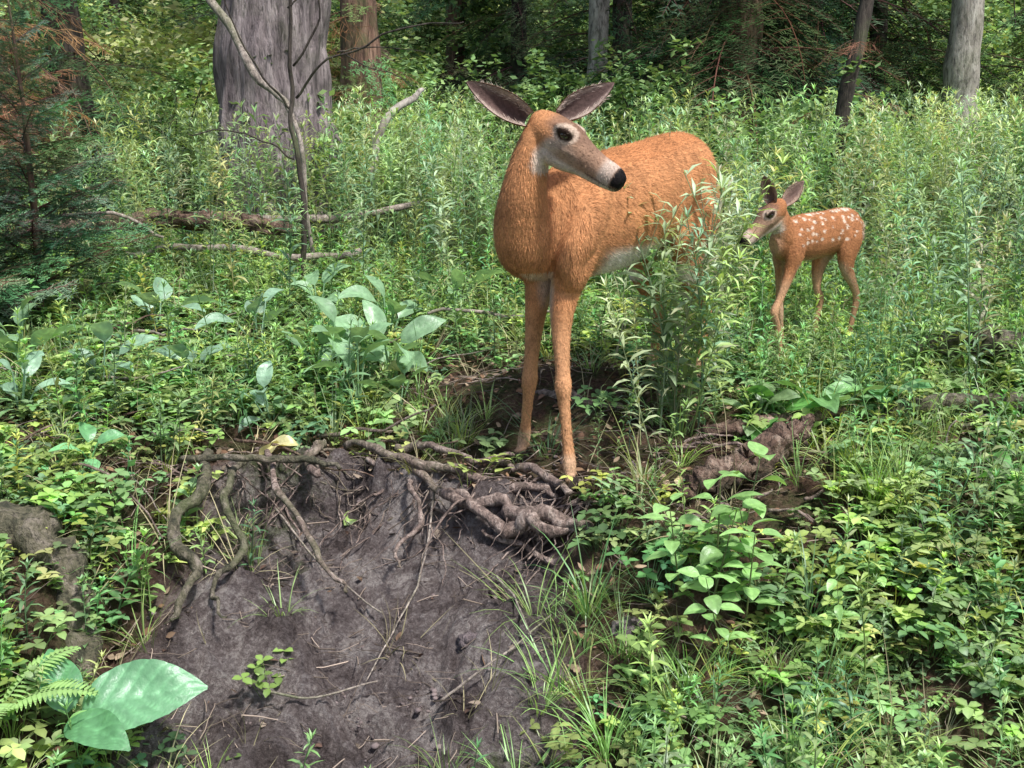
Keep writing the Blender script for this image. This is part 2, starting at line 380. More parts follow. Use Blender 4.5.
Rs=[rosette(random.choice([4,5,6]),.175,.085,random.choice([(.27,.44,.31),(.26,.44,.25),(.33,.50,.32)]),(.7,1.35),.2) for _ in range(6)]
Rl=[rosette(random.choice([4,5]),.16,.08,(.19,.38,.15),(.3,1.),.08) for _ in range(3)]
Sp=[sapling(.36,(.30,.53,.19)) for _ in range(4)]
def clear_animals(x,y):
    r=x/y; k=np.ones_like(x)
    k*=np.where((r>-.07)&(r<.125)&(y<4.9),0,1)
    k*=np.where((r>.185)&(r<.36)&(y<5.25),0,1)
    return k
P=field(12500,-4,4,2.2,7.0,lambda x,y,t:(1-bare(x,y,t)*.965)*(.10+.9*patch(x,y)**1.3))
scatter("ground_cover_herbs",Hb,P,rng.uniform(.5,1.5,len(P)),M_leaf)
P=field(5200,-4,4,2.3,7.5,lambda x,y,t:(1-bare(x,y,t))**2*(.1+.9*patch(x,y,2.7,2))*np.where(((x/y>-.08)&(x/y<.12)&(y<4.6)),.12,1)*np.where((x/y>.2)&(x/y<.35)&(y>3.9)&(y<4.7),.5,1))
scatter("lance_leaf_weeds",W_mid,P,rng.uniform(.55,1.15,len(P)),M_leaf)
P=field(1500,-4,4,2.4,7,lambda x,y,t:(1-bare(x,y,t))**2*(.15+.85*patch(x,y,3.3,5))*clear_animals(x,y))
scatter("oval_leaf_weeds",W_ov,P,rng.uniform(.6,1.2,len(P)),M_leaf)
dens=lambda x,y,t:(.2+.8*patch(x,y,1.1,1))*clear_animals(x,y)*np.where(x/y<.02,ss((y-5.3)/1.5)*.75,1)*np.where((x/y>.12)&(y<4.2),.0,1)
P=field(7600,-8,8,3.9,15,dens)
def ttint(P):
    n=len(P); f=(1+.4*ss((P[:,1]-6)/6))[:,None]  # brighter with distance: pale haze painted into the leaf colour
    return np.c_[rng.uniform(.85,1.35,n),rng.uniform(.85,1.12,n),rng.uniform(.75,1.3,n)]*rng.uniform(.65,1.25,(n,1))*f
nr=P[:,1]<6.8; A_=P[nr]; B_=P[~nr]
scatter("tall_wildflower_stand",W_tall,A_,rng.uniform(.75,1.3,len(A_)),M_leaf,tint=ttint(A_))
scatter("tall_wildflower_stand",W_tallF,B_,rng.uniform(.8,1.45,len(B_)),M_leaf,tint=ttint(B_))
cl=[(.50,3.74,1.0),(.60,3.90,1.1),(.66,3.90,1.1),(.56,4.0,1.15),(.70,4.02,1.2),(.62,4.12,1.4),(.76,3.98,.7),(.47,3.85,.8),(.62,3.95,1.3),(.66,4.1,1.45),(.69,3.93,1.1),(.58,3.88,1.05),(.64,3.9,.9),(.72,4.12,1.2),(.60,3.98,1.4),(.66,4.0,1.45),(.63,3.93,1.4),(.57,4.05,1.2),(.42,3.78,.55),(.36,3.72,.45),(.30,3.62,.4),(.63,4.02,1.5),(.55,3.92,1.2)]
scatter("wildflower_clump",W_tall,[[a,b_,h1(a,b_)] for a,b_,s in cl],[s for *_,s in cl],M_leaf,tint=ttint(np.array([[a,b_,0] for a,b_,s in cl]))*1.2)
P=rng.uniform([.95,4.05],[1.65,4.55],(50,2)); P=np.c_[P,H(P[:,0],P[:,1])]
scatter("wildflower_clump",W_mid,P,rng.uniform(.7,1.0,50),M_leaf)
cl=[(.84,4.25,.5),(.95,4.4,.42),(1.08,4.3,.4),(1.20,4.45,.45),(1.32,4.42,.5),(1.42,4.5,.55),(1.50,4.45,.62),(1.57,4.6,.75),(1.38,4.3,.45),(1.62,4.5,.85),(1.27,4.5,.45),(1.47,4.55,.6)]
scatter("wildflower_clump",W_tall,[[a,b_,h1(a,b_)] for a,b_,s in cl],[s for *_,s in cl],M_leaf)
P=field(3800,-4,4,2.3,6,lambda x,y,t:(1-bare(x,y,t)*.92)*(.1+.9*patch(x,y,3.1,4)**1.3)*np.where(x>0,1,.45)*np.where((x/y>-.06)&(x/y<.12)&(t>0),.35,1))
scatter("grass_tufts",Gt,P,rng.uniform(.6,1.35,len(P)),M_leaf)
P=field(560,-4,4,2.3,7,lambda x,y,t:(1-bare(x,y,t)*.6))
scatter("dry_grass_stalks",Gs,P,rng.uniform(.6,1.2,len(P)),M_litter,tint=np.ones((len(P),3))*rng.uniform(.5,1.1,(len(P),1)),tilt=.3)
P=np.array([[a,b_,h1(a,b_)] for a,b_ in [(-.15,3.95),(-.2,4.0),(-.28,3.93),(-.35,4.05),(-.1,4.08),(-.25,4.1),(-.18,3.9),(-.22,3.85),(.08,2.75),(.13,2.8),(.15,2.9),(.2,2.75),(.3,2.85),(.22,3.0),(.25,2.6),(.1,2.6),(.4,2.7)]])
scatter("grass_clump",Gt,P,rng.uniform(.8,1.2,len(P)),M_leaf)
scatter("fern",Fr,[[-1.36,2.62,h1(-1.36,2.62)+.03],[-1.75,2.95,h1(-1.75,2.95)],[-2.2,4.3,h1(-2.2,4.3)]],[.75,.45,.6],M_leaf)
rp=[(-.72,4.5,1.2),(-.62,4.3,1.1),(-.50,4.45,1.1),(-.85,4.6,1.1),(-.45,4.25,.8),(-2.0,4.4,1.),(-1.9,4.1,.8),(-1.65,4.3,.9),(-2.15,4.7,1.),(-1.35,4.5,.8),(-1.2,5.1,1.1),(-.6,5.2,1.2),(-1.7,5.2,1.1),(-2.5,5.2,1),(-.95,4.2,.7),(-.3,5.6,1.1),(-1.0,5.6,1.1),(-.55,4.7,1.2)]
scatter("skunk_cabbage_patch",Rs,[[a,b_,h1(a,b_)] for a,b_,s in rp],[s for *_,s in rp],M_broad,tilt=.1,smooth=True,tint=np.ones((len(rp),3))*rng.uniform(.8,1.15,(len(rp),1)))
rp=[(1.0,3.98,1.2),(1.12,4.0,1.3),(1.25,4.02,1.2),(.92,3.96,1.1),(1.4,4.0,1.1),(-1.75,3.5,.8),(-1.45,3.6,.8),(1.9,3.9,1),(1.7,3.5,.9),(-1.25,4.1,.8),(-2.0,3.8,.9)]
scatter("broad_leaf_herbs",Rl,[[a,b_,h1(a,b_)+.03] for a,b_,s in rp],[s for *_,s in rp],M_broad,tilt=.1,smooth=True)
tm=T(); leaf(tm,[0,0,0],R(14),.42,.33,.20,.6,36,20,(.18,.42,.22),.16,.70,R(36),.10,1.0); leaf(tm,[-.03,-.03,0],R(-30),.25,.24,.11,.6,24,12,(.13,.33,.15),.2,.75,R(25),.1,1.0); leaf(tm,[-.05,.02,0],R(125),1.0,.20,.11,.7,24,12,(.12,.33,.15),.2,.75,0,.1,1.0)
scatter("skunk_cabbage",[tm.get()],[[-1.14,2.63,-.33]],1.0,M_broad,tilt=0,yaw=[0],smooth=True,tint=np.ones((1,3)))
sp=[(.60,3.0,1.1),(.68,2.95,.95),(.50,3.02,.95),(.74,3.02,.9),(.6,2.82,.85),(.66,3.06,1.1),(.95,2.9,.6),(1.1,3.05,.6),(.56,2.93,1.0)]
scatter("broadleaf_sapling",Sp,[[a,b_,h1(a,b_)] for a,b_,s in sp],[s for *_,s in sp],M_broad,smooth=True,tint=np.ones((9,3))*rng.uniform(.85,1.15,(9,1)))
YL=[]
for k in range(3):
    tm=T(); leaf(tm,[0,0,0],0,.6,.13,.06,1.6,12,6,(.64,.60,.30),.5,.8,.7,.3,.6); YL.append(tm.get())
scatter("yellowed_leaves",YL,[[-.90,3.86,h1(-.90,3.86)+.08],[-.6,3.70,h1(-.6,3.70)+.04],[-.45,4.3,h1(-.45,4.3)+.12],[-.86,3.9,h1(-.86,3.9)+.06],[.55,3.5,h1(.55,3.5)+.04]],[1.05,.9,.9,.8,.5],M_broad,tint=np.array([[1,1,1],[.6,.95,.6],[1,1,1.2],[1,1,1],[1,.9,1]]),tilt=.3,yaw=[.3,1.2,2.2,3.6,5],smooth=True)
LT=[]
for i in range(5):
    tm=T(); leaf(tm,[0,0,0],0,U(-.1,.3),.045,.024,U(-.6,.8),3,2,random.choice([(.30,.19,.12),(.23,.14,.095),(.38,.29,.21),(.18,.11,.08)]),U(-.4,.5),.9); LT.append(tm.get())
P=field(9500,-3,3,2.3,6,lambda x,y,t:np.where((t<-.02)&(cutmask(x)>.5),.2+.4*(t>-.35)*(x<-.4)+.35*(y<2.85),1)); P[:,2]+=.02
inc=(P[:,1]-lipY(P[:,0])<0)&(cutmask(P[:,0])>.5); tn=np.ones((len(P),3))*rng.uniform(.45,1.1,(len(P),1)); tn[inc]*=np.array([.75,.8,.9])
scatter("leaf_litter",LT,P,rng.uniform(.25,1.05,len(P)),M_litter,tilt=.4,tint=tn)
TW=[]
for i in range(5):
    tm=T(); q=np.cumsum(np.array([[.06,U(-.02,.02),U(-.01,.012)] for _ in range(6)]),axis=0); q-=q.mean(0); tube(tm,q,np.linspace(.003,.001,6),np.array([.32,.26,.22])*U(.6,1.4),4); TW.append(tm.get())
P=field(5200,-3,3,2.4,5.5,lambda x,y,t:.25+.75*bare(x,y,t)); P[:,2]+=.026
scatter("fallen_twigs",TW,P,rng.uniform(.12,.95,len(P))**1.3,M_litter,tilt=.3,tint=np.ones((len(P),3))*rng.uniform(.3,1.3,(len(P),1)))
def rockV(seed,n=10):
    V=[];F=[]
    for i in range(n+1):
        for j in range(n*2):
            th=math.pi*i/n; ph=math.pi*j/n; d=Vector((math.sin(th)*math.cos(ph),math.sin(th)*math.sin(ph),math.cos(th)))
            V.append(np.array(d)*(1+.4*mnoise.fractal(d*1.7+Vector((seed,0,0)),1,2,4))*np.array([1,.8,.6]))
    for i in range(n):
        for j in range(n*2):
            a=i*2*n+j;b2=i*2*n+(j+1)%(2*n); F.append([a,a+2*n,b2+2*n,b2])
    return np.array(V),np.array(F),np.tile([.28,.25,.25],(len(V),1))
RK=[rockV(i*7.3,5) for i in range(4)]
P=field(4200,-1.4,.6,2.4,3.9,lambda x,y,t:bare(x,y,t)*(.1+.9*patch(x,y,4,1)))
scatter("soil_clods",RK,P,rng.uniform(.003,.018,len(P))*rng.uniform(.15,1,len(P))**1.5,M_litter,smooth=True,tint=rng.uniform(.3,.9,(len(P),1))*np.array([[1,.92,.93]]))
# ---------------------------------------------------------------- roots, logs, branches
def wob(pts,sub=6,amp=.01,seed=0):
    pts=np.asarray(pts,float); n=len(pts); t=np.linspace(0,n-1,(n-1)*sub+1); out=[]
    for u in t:
        i=min(int(u),n-2); f=u-i; p0=pts[max(i-1,0)];p1=pts[i];p2=pts[i+1];p3=pts[min(i+2,n-1)]
        q=.5*((2*p1)+(-p0+p2)*f+(2*p0-5*p1+4*p2-p3)*f*f+(-p0+3*p1-3*p2+p3)*f**3); out.append(q)
    out=np.array(out)
    if amp>0:
        for i,u in enumerate(t):
            v=mnoise.noise_vector(Vector((u*1.3,seed*3.1,seed)))+.5*mnoise.noise_vector(Vector((u*3.1,seed*1.7,seed+5))); out[i,:3]+=np.array(v)*amp
    return out
def limb(name,pts,mat,amp=.012,n=10,seed=0,knob=.25,parent=None,rs=1.0,ridge=0,sub=7):
    q=wob(pts,sub,amp,seed); P=q[:,:3]; r=np.abs(q[:,3])*rs
    tm=T(); tube(tm,P,r,(1,1,1),n); V,F,C=tm.get()
    ctr=np.repeat(P,n,axis=0)
    for i in range(len(V)):
        d=V[i]-ctr[i]; rr=max(.01,r[i//n]); f=1+knob*mnoise.fractal(Vector(V[i]*(.35/rr))+Vector((seed,0,0)),1,2,3)
        if ridge:
            dn=d/rr; f+=ridge*(abs(mnoise.noise(Vector((dn[0]*5,dn[1]*5,V[i][2]*1.6+seed))))*2-.5)
        V[i]=ctr[i]+d*f
    k=len(P)
    V=np.vstack([V,P[0:1],P[-1:]]); c0,c1=len(V)-2,len(V)-1
    me_F=[list(f) for f in F]+[[c0,(j+1)%n,j] for j in range(n)]+[[c1,(k-1)*n+j,(k-1)*n+(j+1)%n] for j in range(n)]
    me=bpy.data.meshes.new(name); me.from_pydata([tuple(v) for v in V],[],me_F); me.update()
    me.polygons.foreach_set("use_smooth",np.ones(len(me.polygons),bool)); me.materials.append(mat)
    ob=bpy.data.objects.new(name,me); scene.collection.objects.link(ob)
    if parent: ob.parent=parent
    return ob
e=empty("exposed_tree_roots")
roots=[[(-.62,3.90,.05,.012),(-.40,3.74,.045,.017),(-.2,3.63,.03,.018),(.02,3.57,.01,.015),(.14,3.5,-.01,.009)],
[(-.5,3.8,.02,.010),(-.3,3.64,.0,.014),(-.12,3.50,-.03,.020),(.05,3.43,-.06,.028),(.2,3.40,-.07,.024),(.3,3.42,-.12,.012)],
[(-.22,3.60,.0,.009),(-.13,3.47,-.07,.017),(0.0,3.42,-.10,.026),(.10,3.38,-.08,.020),(.24,3.34,-.12,.014)],
[(-.1,3.46,-.12,.007),(.02,3.40,-.15,.011),(.16,3.33,-.17,.012),(.28,3.33,-.19,.006)],
[(.2,3.45,.02,.013),(.1,3.56,.045,.015),(-.02,3.66,.05,.012),(-.12,3.72,.05,.008)],
[(-.35,3.66,.0,.008),(-.31,3.5,-.10,.009),(-.38,3.42,-.17,.006),(-.34,3.32,-.20,.003)],
[(-.68,3.92,.03,.018),(-.73,3.8,.04,.022),(-.66,3.68,-.02,.015)],
[(-.42,3.78,.05,.012),(-.3,3.76,.07,.014),(-.15,3.66,.06,.010),(.0,3.68,.06,.006)],
[(-1.1,3.82,.05,.012),(-1.05,3.62,.04,.020),(-1.10,3.42,-.08,.022),(-1.0,3.24,-.17,.017),(-1.05,3.08,-.28,.008)],
[(-.95,3.8,.03,.01),(-.99,3.55,-.02,.014),(-.9,3.40,-.16,.013),(-.95,3.22,-.23,.008),(-.88,3.1,-.28,.004)],
[(-.9,3.85,.03,.012),(-.8,3.6,-.04,.012),(-.62,3.35,-.17,.009),(-.5,3.2,-.24,.005)],
[(.08,3.44,-.05,.012),(.18,3.36,-.05,.018),(.26,3.32,-.09,.014),(.36,3.34,-.14,.008)],
[(-1.15,3.7,.04,.01),(-.95,3.66,.05,.013),(-.78,3.72,.04,.012),(-.6,3.66,.01,.008)],
[(.05,4.3,.12,.015),(.2,4.2,.13,.022),(.38,4.15,.12,.02),(.5,4.1,.08,.012)]]
for i,r_ in enumerate(roots): limb("root_%d"%(i+1),r_,M_mossy if i in (8,9,12) else M_root,.04,10,i+1,.5,e)
for i in range(120):
    x0=U(-1.15,.30); y0=float(lipY(x0))+U(-.08,.05); z0=h1(x0,y0)+.015; rr=U(.0012,.0055)
    q=[(x0,y0,z0,rr)]; dx=U(-.11,.11); st=U(.015,.085)
    for k in range(4):
        x0+=dx*U(.3,1.2)+U(-.04,.04); y0-=st*U(.2,1.4); z0=max(h1(x0,y0)+.03,z0-U(.02,.09)); q.append((x0,y0,z0,rr*(1-.22*k)))
    limb("rootlet_%d"%(i+1),q,M_root,.016,5,i+40,.2,e,sub=4)
e=empty("dead_sticks")
for i,q in enumerate([[(-.27,3.62,.05),(-.3,3.4),(-.36,3.2),(-.43,2.98)],[(-.05,3.3,0),(.0,3.1),(.05,2.9)],[(-.85,3.75,.05),(-.66,3.5),(-.42,3.25)],[(-.75,2.95,0),(-.6,2.9),(-.4,2.98)],[(-.2,2.8,0),(-.05,2.85),(.12,3.0)]]):
    limb("stick_%d"%i,[(a[0],a[1],h1(a[0],a[1])+.07,.0045-.0008*k) for k,a in enumerate(q)],M_twig,.01,6,3+i,.1,e)
for i in range(46):
    x0=U(-2.6,-.3) if i<34 else U(1.0,2.4); y0=U(3.3,6.2) if i<34 else U(3.2,5); l=U(.15,.6); a=U(-.7,.7); r0=U(.003,.010); up=U(.02,.14)
    q=[]
    for k in range(4):
        xx=x0+l*math.cos(a)*k/3; yy=y0+l*math.sin(a)*k/3+U(-.03,.03); q.append((xx,yy,h1(xx,yy)+.04+up*(k/3)*U(.5,1.2),r0*(1-.22*k)))
    limb("stick_%d"%(i+10),q,random.choice([M_twig,M_root,M_log]),.02,6,i+90,.15,e,sub=4)
for i in range(22):
    x0=U(.45,1.2);y0=U(3.25,3.8); a=U(-.6,.9); l=U(.06,.2)
    limb("broken_branch_%d"%i,[(x0,y0,h1(x0,y0)+.03,.006),(x0+l*.5*math.cos(a),y0+l*.5*math.sin(a),h1(x0,y0)+.04,.006),(x0+l*math.cos(a),y0+l*math.sin(a),h1(x0+l*math.cos(a),y0+l*math.sin(a))+.03,.003)],M_root,.01,6,i+70,.3,e)
for i,r_ in enumerate([[(.56,3.40,h1(.56,3.40)+.02,.025),(.64,3.45,h1(.64,3.45)+.06,.045),(.76,3.52,h1(.76,3.52)+.08,.05),(.90,3.62,h1(.90,3.62)+.09,.052),(1.02,3.74,h1(1.02,3.74)+.11,.036),(1.08,3.80,h1(1.08,3.8)+.14,.012)],[(1.72,4.6,h1(1.72,4.6)+.12,.03),(2.0,4.5,h1(2,4.5)+.17,.055),(2.5,4.45,h1(2.5,4.45)+.17,.05)],[(1.35,3.95,.12,.02),(1.6,4.02,.17,.03),(2.1,4.0,.16,.025)],[(.70,3.86,h1(.7,3.86)+.04,.02),(.95,3.92,h1(.95,3.92)+.07,.032),(1.25,4.0,h1(1.25,4.0)+.06,.015)],[(-3.0,6.9,.55,.05),(-2.4,6.7,.62,.06),(-1.7,6.8,.6,.055),(-1.3,6.9,.55,.03)]]):
    limb("fallen_log",r_,M_log if i in (0,3,4) else M_mossy,.03,28,8+i,.5,ridge=.55,sub=14)
limb("mossy_stump_root",[(-1.95,3.2,h1(-1.95,3.2)+.02,.06),(-1.65,3.12,h1(-1.65,3.12)+.05,.07),(-1.45,3.15,h1(-1.45,3.15)+.04,.075),(-1.32,3.05,h1(-1.32,3.05)-.02,.055),(-1.25,2.9,h1(-1.25,2.9)-.05,.04)],M_mossy,.03,20,10,.6,ridge=.25,sub=10)
for k,(a,b_,s_) in enumerate([(.34,2.95,.055),(1.35,3.3,.08),(-.12,3.05,.04)]):
    V,F,C=rockV(k*3+1,14); newmesh("rock",V*s_+[a,b_,h1(a,b_)],F,None,M_bark_big if k!=1 else M_mossy,True)
for i,(p,mt) in enumerate([([(-2.3,6.5,.42,.02),(-1.6,6.3,.5,.022),(-.9,6.6,.42,.02)],M_twig),([(-2.4,7.6,.6,.02),(-1.4,7.4,.55,.03),(-.6,7.8,.62,.02)],M_twig),([(-1.15,9.0,.7,.03),(-1.0,9.2,1.2,.035),(-.72,9.5,1.45,.02)],M_bark_pale),([(-.4,5.0,.35,.008),(.0,5.05,.33,.009),(.3,5.1,.34,.006)],M_twig),([(-2.9,6.0,.5,.012),(-2.3,5.9,.75,.012),(-1.9,6.0,.6,.008)],M_twig)]):
    limb("fallen_branch",p,mt,.06,8,20+i,.25)
e=empty("bare_sapling")
limb("stem",[(-1.22,6.2,.25,.017),(-1.16,6.2,.9,.015),(-1.21,6.2,1.4,.012),(-1.17,6.2,2.2,.008)],M_bark_dark,.04,8,31,.1,e)
for i,b_ in enumerate([[(-1.19,6.2,1.35,.008),(-.95,6.15,1.55,.006),(-.6,6.1,1.68,.005),(-.25,6.05,1.7,.003)],[(-1.18,6.2,1.5,.007),(-1.05,6.2,1.75,.006),(-1.0,6.2,2.1,.003)],[(-1.2,6.2,1.25,.008),(-1.4,6.15,1.5,.006),(-1.55,6.1,1.9,.004)],[(-.95,6.15,1.55,.005),(-.75,6.15,1.6,.003),(-.45,6.1,1.55,.0015)],[(-.9,6.15,1.57,.004),(-.7,6.15,1.45,.003),(-.5,6.1,1.4,.0015)],[(-1.19,6.2,1.0,.006),(-1.4,6.15,1.12,.005),(-1.75,6.1,1.15,.003)],[(-1.2,6.2,1.8,.005),(-1.0,6.15,1.95,.004),(-.6,6.1,2.0,.002)]]):
    limb("branch_%d"%(i+1),b_,M_bark_dark,.04,6,32+i,.1,e)
limb("leaning_dead_branch",[(-2.05,7.2,2.3,.03),(-1.8,7.0,1.9,.028),(-1.5,6.8,1.45,.024),(-1.3,6.7,1.2,.016),(-1.2,6.6,.35,.012)],M_twig,.04,9,37,.2)
# ---------------------------------------------------------------- trees
BR_g=[conif(U(.9,1.2),(.06,.125,.06),ns=11,nl=.035,dens=.03,droop=.9) for _ in range(4)]
BR_l=[conif(U(.9,1.2),(.15,.26,.11),ns=11,nl=.035,dens=.03,droop=.8) for _ in range(3)]
BR_d=[conif(U(.9,1.2),(.34,.21,.13),dead=True,ns=10) for _ in range(3)]
def leafcloud(name,centers,rad,n,size,cols,parent=None,mat=None,flat_=.5):
    centers=np.asarray(centers,float); k=len(centers); ci=rng.integers(0,k,n)
    sub=rng.normal(0,.5,(k*14,3))*rad; sc=rng.uniform(.5,1.45,k*14)
    si=ci*14+rng.integers(0,14,n)
    P=centers[ci]+sub[si]+rng.normal(0,.16,(n,3))*rad
    a=rng.uniform(0,6.283,n); nrm=rng.normal(0,flat_,(n,3)); nrm[:,2]+=1; nrm/=np.linalg.norm(nrm,axis=1)[:,None]
    d=np.c_[np.cos(a),np.sin(a),0*a]; d-=nrm*(d*nrm).sum(1)[:,None]; d/=np.linalg.norm(d,axis=1)[:,None]; s=np.cross(nrm,d)
    L=size*rng.uniform(.6,1.3,n)[:,None]; W=L*.28
    V=np.stack([P,P+d*L*.45+s*W,P+d*L,P+d*L*.45-s*W],1).reshape(-1,3)
    F=np.arange(4*n).reshape(n,4); cols=np.asarray(cols)
    c=cols[rng.integers(0,len(cols),n)]*rng.uniform(.7,1.3,(n,1))*sc[si][:,None]
    return newmesh(name,V,F,np.clip(np.repeat(c,4,axis=0),0,1),mat or M_far,False,parent)
def tree(name,x,y,r,h,mat,kind,lean=(0,0),flare=1.25,z0br=1.0,nb=22,brs=None,bl=1.0,seed=0,crown=True):
    e=empty(name); g=h1(x,y)
    pts=[(x,y,g-.2,r*flare*1.15),(x+.02,y,g+.25,r*flare),(x+lean[0]*.1,y+lean[1]*.1,g+.9,r*1.03)]
    for u in (.3,.55,.8,1): pts.append((x+lean[0]*u,y+lean[1]*u,g+h*u,r*(1-.75*u)+.01))
    big=r>.3
    limb("trunk",pts,mat,r*.12,90 if big else 18,seed,.10 if big else .18,e,ridge=.10 if big else .08,sub=34 if big else 9)
    if brs:
        u=z0br/h+(.85-z0br/h)*rng.uniform(0,1,nb)**2.0; P=np.c_[x+lean[0]*u,y+lean[1]*u,g+h*u]
        scatter("branches",brs,P,bl*rng.uniform(.6,1.25,nb)*(1.05-.6*u),M_needle,parent=e,tilt=.2,elev=rng.uniform(-.6,.1,nb))
    if crown:
        cs=[[x+lean[0]+U(-1.6,1.6),y+lean[1]+U(-1.6,1.6),g+h*U(.75,1.1)] for _ in range(5)]
        for k,c in enumerate(cs[:3]): limb("limb_%d"%k,[(x+lean[0]*.7,y+lean[1]*.7,g+h*.7,r*.3+.01),((x+c[0])/2,(y+c[1])/2,g+h*.82,r*.2+.01),(c[0],c[1],c[2],.01)],mat,.05,6,seed+k,.1,e,sub=3)
        leafcloud("crown",cs,[.9,.9,.6],700,.2,[(.08,.18,.05),(.14,.26,.07)],e)
    return e
tree("pine_tree",-1.86,9,.44,9,M_bark_big,0,(0,.2),1.10,seed=1)
tree("spruce_tree",-1.62,12,.21,9,M_bark_brown,0,(.1,0),1.2,brs=BR_d+BR_l,nb=50,z0br=1.0,bl=.9,seed=2)
tree("spruce_tree",-3.85,10,.17,8,M_bark_dark,0,(-.25,0),1.2,brs=BR_g,nb=60,z0br=.9,bl=1.2,seed=4)
tree("spruce_tree",-4.1,8.6,.10,7,M_bark_brown,0,(-.1,0),1.2,brs=BR_d,nb=120,z0br=.8,bl=1.1,seed=5)
tree("aspen_tree",1.02,14,.13,9,M_bark_pale,0,(.2,0),1.1,seed=6)
tree("spruce_tree",2.35,12,.25,9,M_bark_brown,0,(.05,0),1.15,brs=BR_g,nb=120,z0br=1.2,bl=1.7,seed=7)
tree("spruce_tree",3.3,12.9,.14,8,M_bark_dark,0,(.25,0),1.15,brs=BR_g,nb=110,z0br=1.2,bl=1.6,seed=8)
tree("spruce_tree",4.3,13.4,.10,8,M_bark_dark,0,(-.1,0),1.15,brs=BR_g,nb=90,z0br=1.3,bl=1.5,seed=18)
tree("spruce_tree",1.5,15.5,.14,8,M_bark_dark,0,(-.1,0),1.15,brs=BR_g,nb=80,z0br=.9,bl=1.7,seed=19)
tree("spruce_tree",-2.9,14.5,.14,8,M_bark_dark,0,(.1,0),1.15,brs=BR_l,nb=60,z0br=1.4,bl=1.6,seed=41)
tree("leaning_spruce_tree",2.62,9.2,.06,6,M_bark_dark,0,(.75,.2),1.3,brs=BR_d,nb=14,z0br=1.,bl=.5,seed=9,crown=False)
tree("aspen_tree",4.75,12,.17,9,M_bark_pale,0,(-.1,0),1.3,seed=10)
tree("spruce_tree",.1,17,.12,8,M_bark_dark,0,(0,0),1.2,brs=BR_l,nb=70,z0br=.8,bl=1.6,seed=12)
tree("spruce_tree",5.9,12.5,.10,8,M_bark_dark,0,(.2,0),1.2,brs=BR_l,nb=50,z0br=1.0,bl=1.4,seed=13)
for i in range(10):
    yy=U(18,28); xx=(-.5+1.0*(i+.5)/10)*yy
    tree("spruce_tree",xx,yy,U(.1,.2),U(8,11),random.choice([M_bark_dark,M_bark_brown]),0,(U(-.4,.4),0),1.2,brs=random.choice([BR_g,BR_l,BR_l]),nb=50,z0br=.8,bl=2.3,seed=20+i)
e=empty("young_spruce"); BRn=[conif(.5,(.13,.25,.14),ns=13,nl=.019,dens=.008,droop=.3) for _ in range(4)]
for (sx,sy,sh) in [(-2.35,5.4,1.6),(-2.6,5.0,1.2)]:
    g=h1(sx,sy); limb("trunk",[(sx,sy,g,.022),(sx+.02,sy,g+sh*.5,.014),(sx,sy,g+sh,.004)],M_bark_brown,.01,7,3,.1,e)
    nb=60; u=np.linspace(.12,.97,nb); P=np.c_[sx+0*u,sy+0*u,g+sh*u]
    scatter("branches",BRn,P,(1.25*(1.05-u)+.14),M_needle,parent=e,tilt=.1,yaw=np.arange(nb)*2.4,elev=.1+.5*u)
def shrubs(name,n,y0,y1,rad,nl,size,cols,zo=.5,k=4,xr=.56,x0=None):
    for i in range(n):
        yy=U(y0,y1); xx=(-xr+2*xr*(i+U(0,1))/n)*yy if x0 is None else U(*x0)*yy; g=h1(xx,yy); e=empty(name); cs=[]
        for j in range(k):
            c=(xx+U(-1,1)*rad*.8,yy+U(-1,1)*rad*.8,g+zo*U(.4,1.7)); cs.append(c)
            limb("stem_%d"%j,[(xx,yy,g-.05,.015),((xx+c[0])/2,(yy+c[1])/2,g+(c[2]-g)*.6,.01),(*c,.004)],M_bark_dark,.03,4,i+j,.1,e,sub=3)
        leafcloud("foliage",cs,[rad*.7,rad*.7,rad*.55],nl,size,cols,e)
CG=[(.25,.41,.18),(.32,.47,.20),(.18,.31,.14)]; CD=[(.06,.115,.05),(.11,.18,.08)]; CY=[(.48,.58,.24),(.40,.50,.22),(.58,.60,.32)]  # CY: sunlight painted into the bright yellow leaf colours
shrubs("leafy_shrub",16,9,14,.55,1400,.08,CG,.65)
shrubs("leafy_shrub",16,14,20,.9,2200,.10,CG+CY[:1],1.3)
shrubs("sun_tinted_shrub",9,12,17,.8,1800,.10,CY,.9,x0=(-.45,-.17))
shrubs("understory_shrub",16,18,25,1.3,2400,.14,CD+CG+CG,2.0)
shrubs("understory_shrub",26,25,34,2.0,2300,.24,CG+CY+CY,3.0)
# ---------------------------------------------------------------- deer
def loft(tm,rows,up,n=22,sub=5):
    q=wob(rows,sub,0); P=q[:,:3]; tg=np.gradient(P,axis=0); tg/=np.linalg.norm(tg,axis=1)[:,None]; up=np.array(up,float)
    V=[]
    for i in range(len(P)):
        s=np.cross(tg[i],up); s/=np.linalg.norm(s); u=np.cross(s,tg[i])
        for j in range(n):
            th=2*math.pi*j/n; V.append(P[i]+s*math.cos(th)*abs(q[i,3])+u*math.sin(th)*abs(q[i,4]))
    k=len(P); F=[]
    for i in range(k-1):
        for j in range(n): a=i*n+j;b2=i*n+(j+1)%n; F.append([a,b2,b2+n,a+n])
    V+= [P[0],P[-1]]; c0=k*n;c1=c0+1
    F+=[[c0,(j+1)%n,j] for j in range(n)]+[[c1,(k-1)*n+j,(k-1)*n+(j+1)%n] for j in range(n)]
    off=len(tm[0]); tm[0].extend([tuple(v) for v in V]); tm[1].extend([[a+off for a in f] for f in F])
def headframe(a,b_):
    a=np.array(a,float);b_=np.array(b_,float); f=b_-a; L=np.linalg.norm(f); f/=L; s=np.cross(f,[0,0,1]); s/=np.linalg.norm(s); u=np.cross(s,f); return a,f,s,u,L
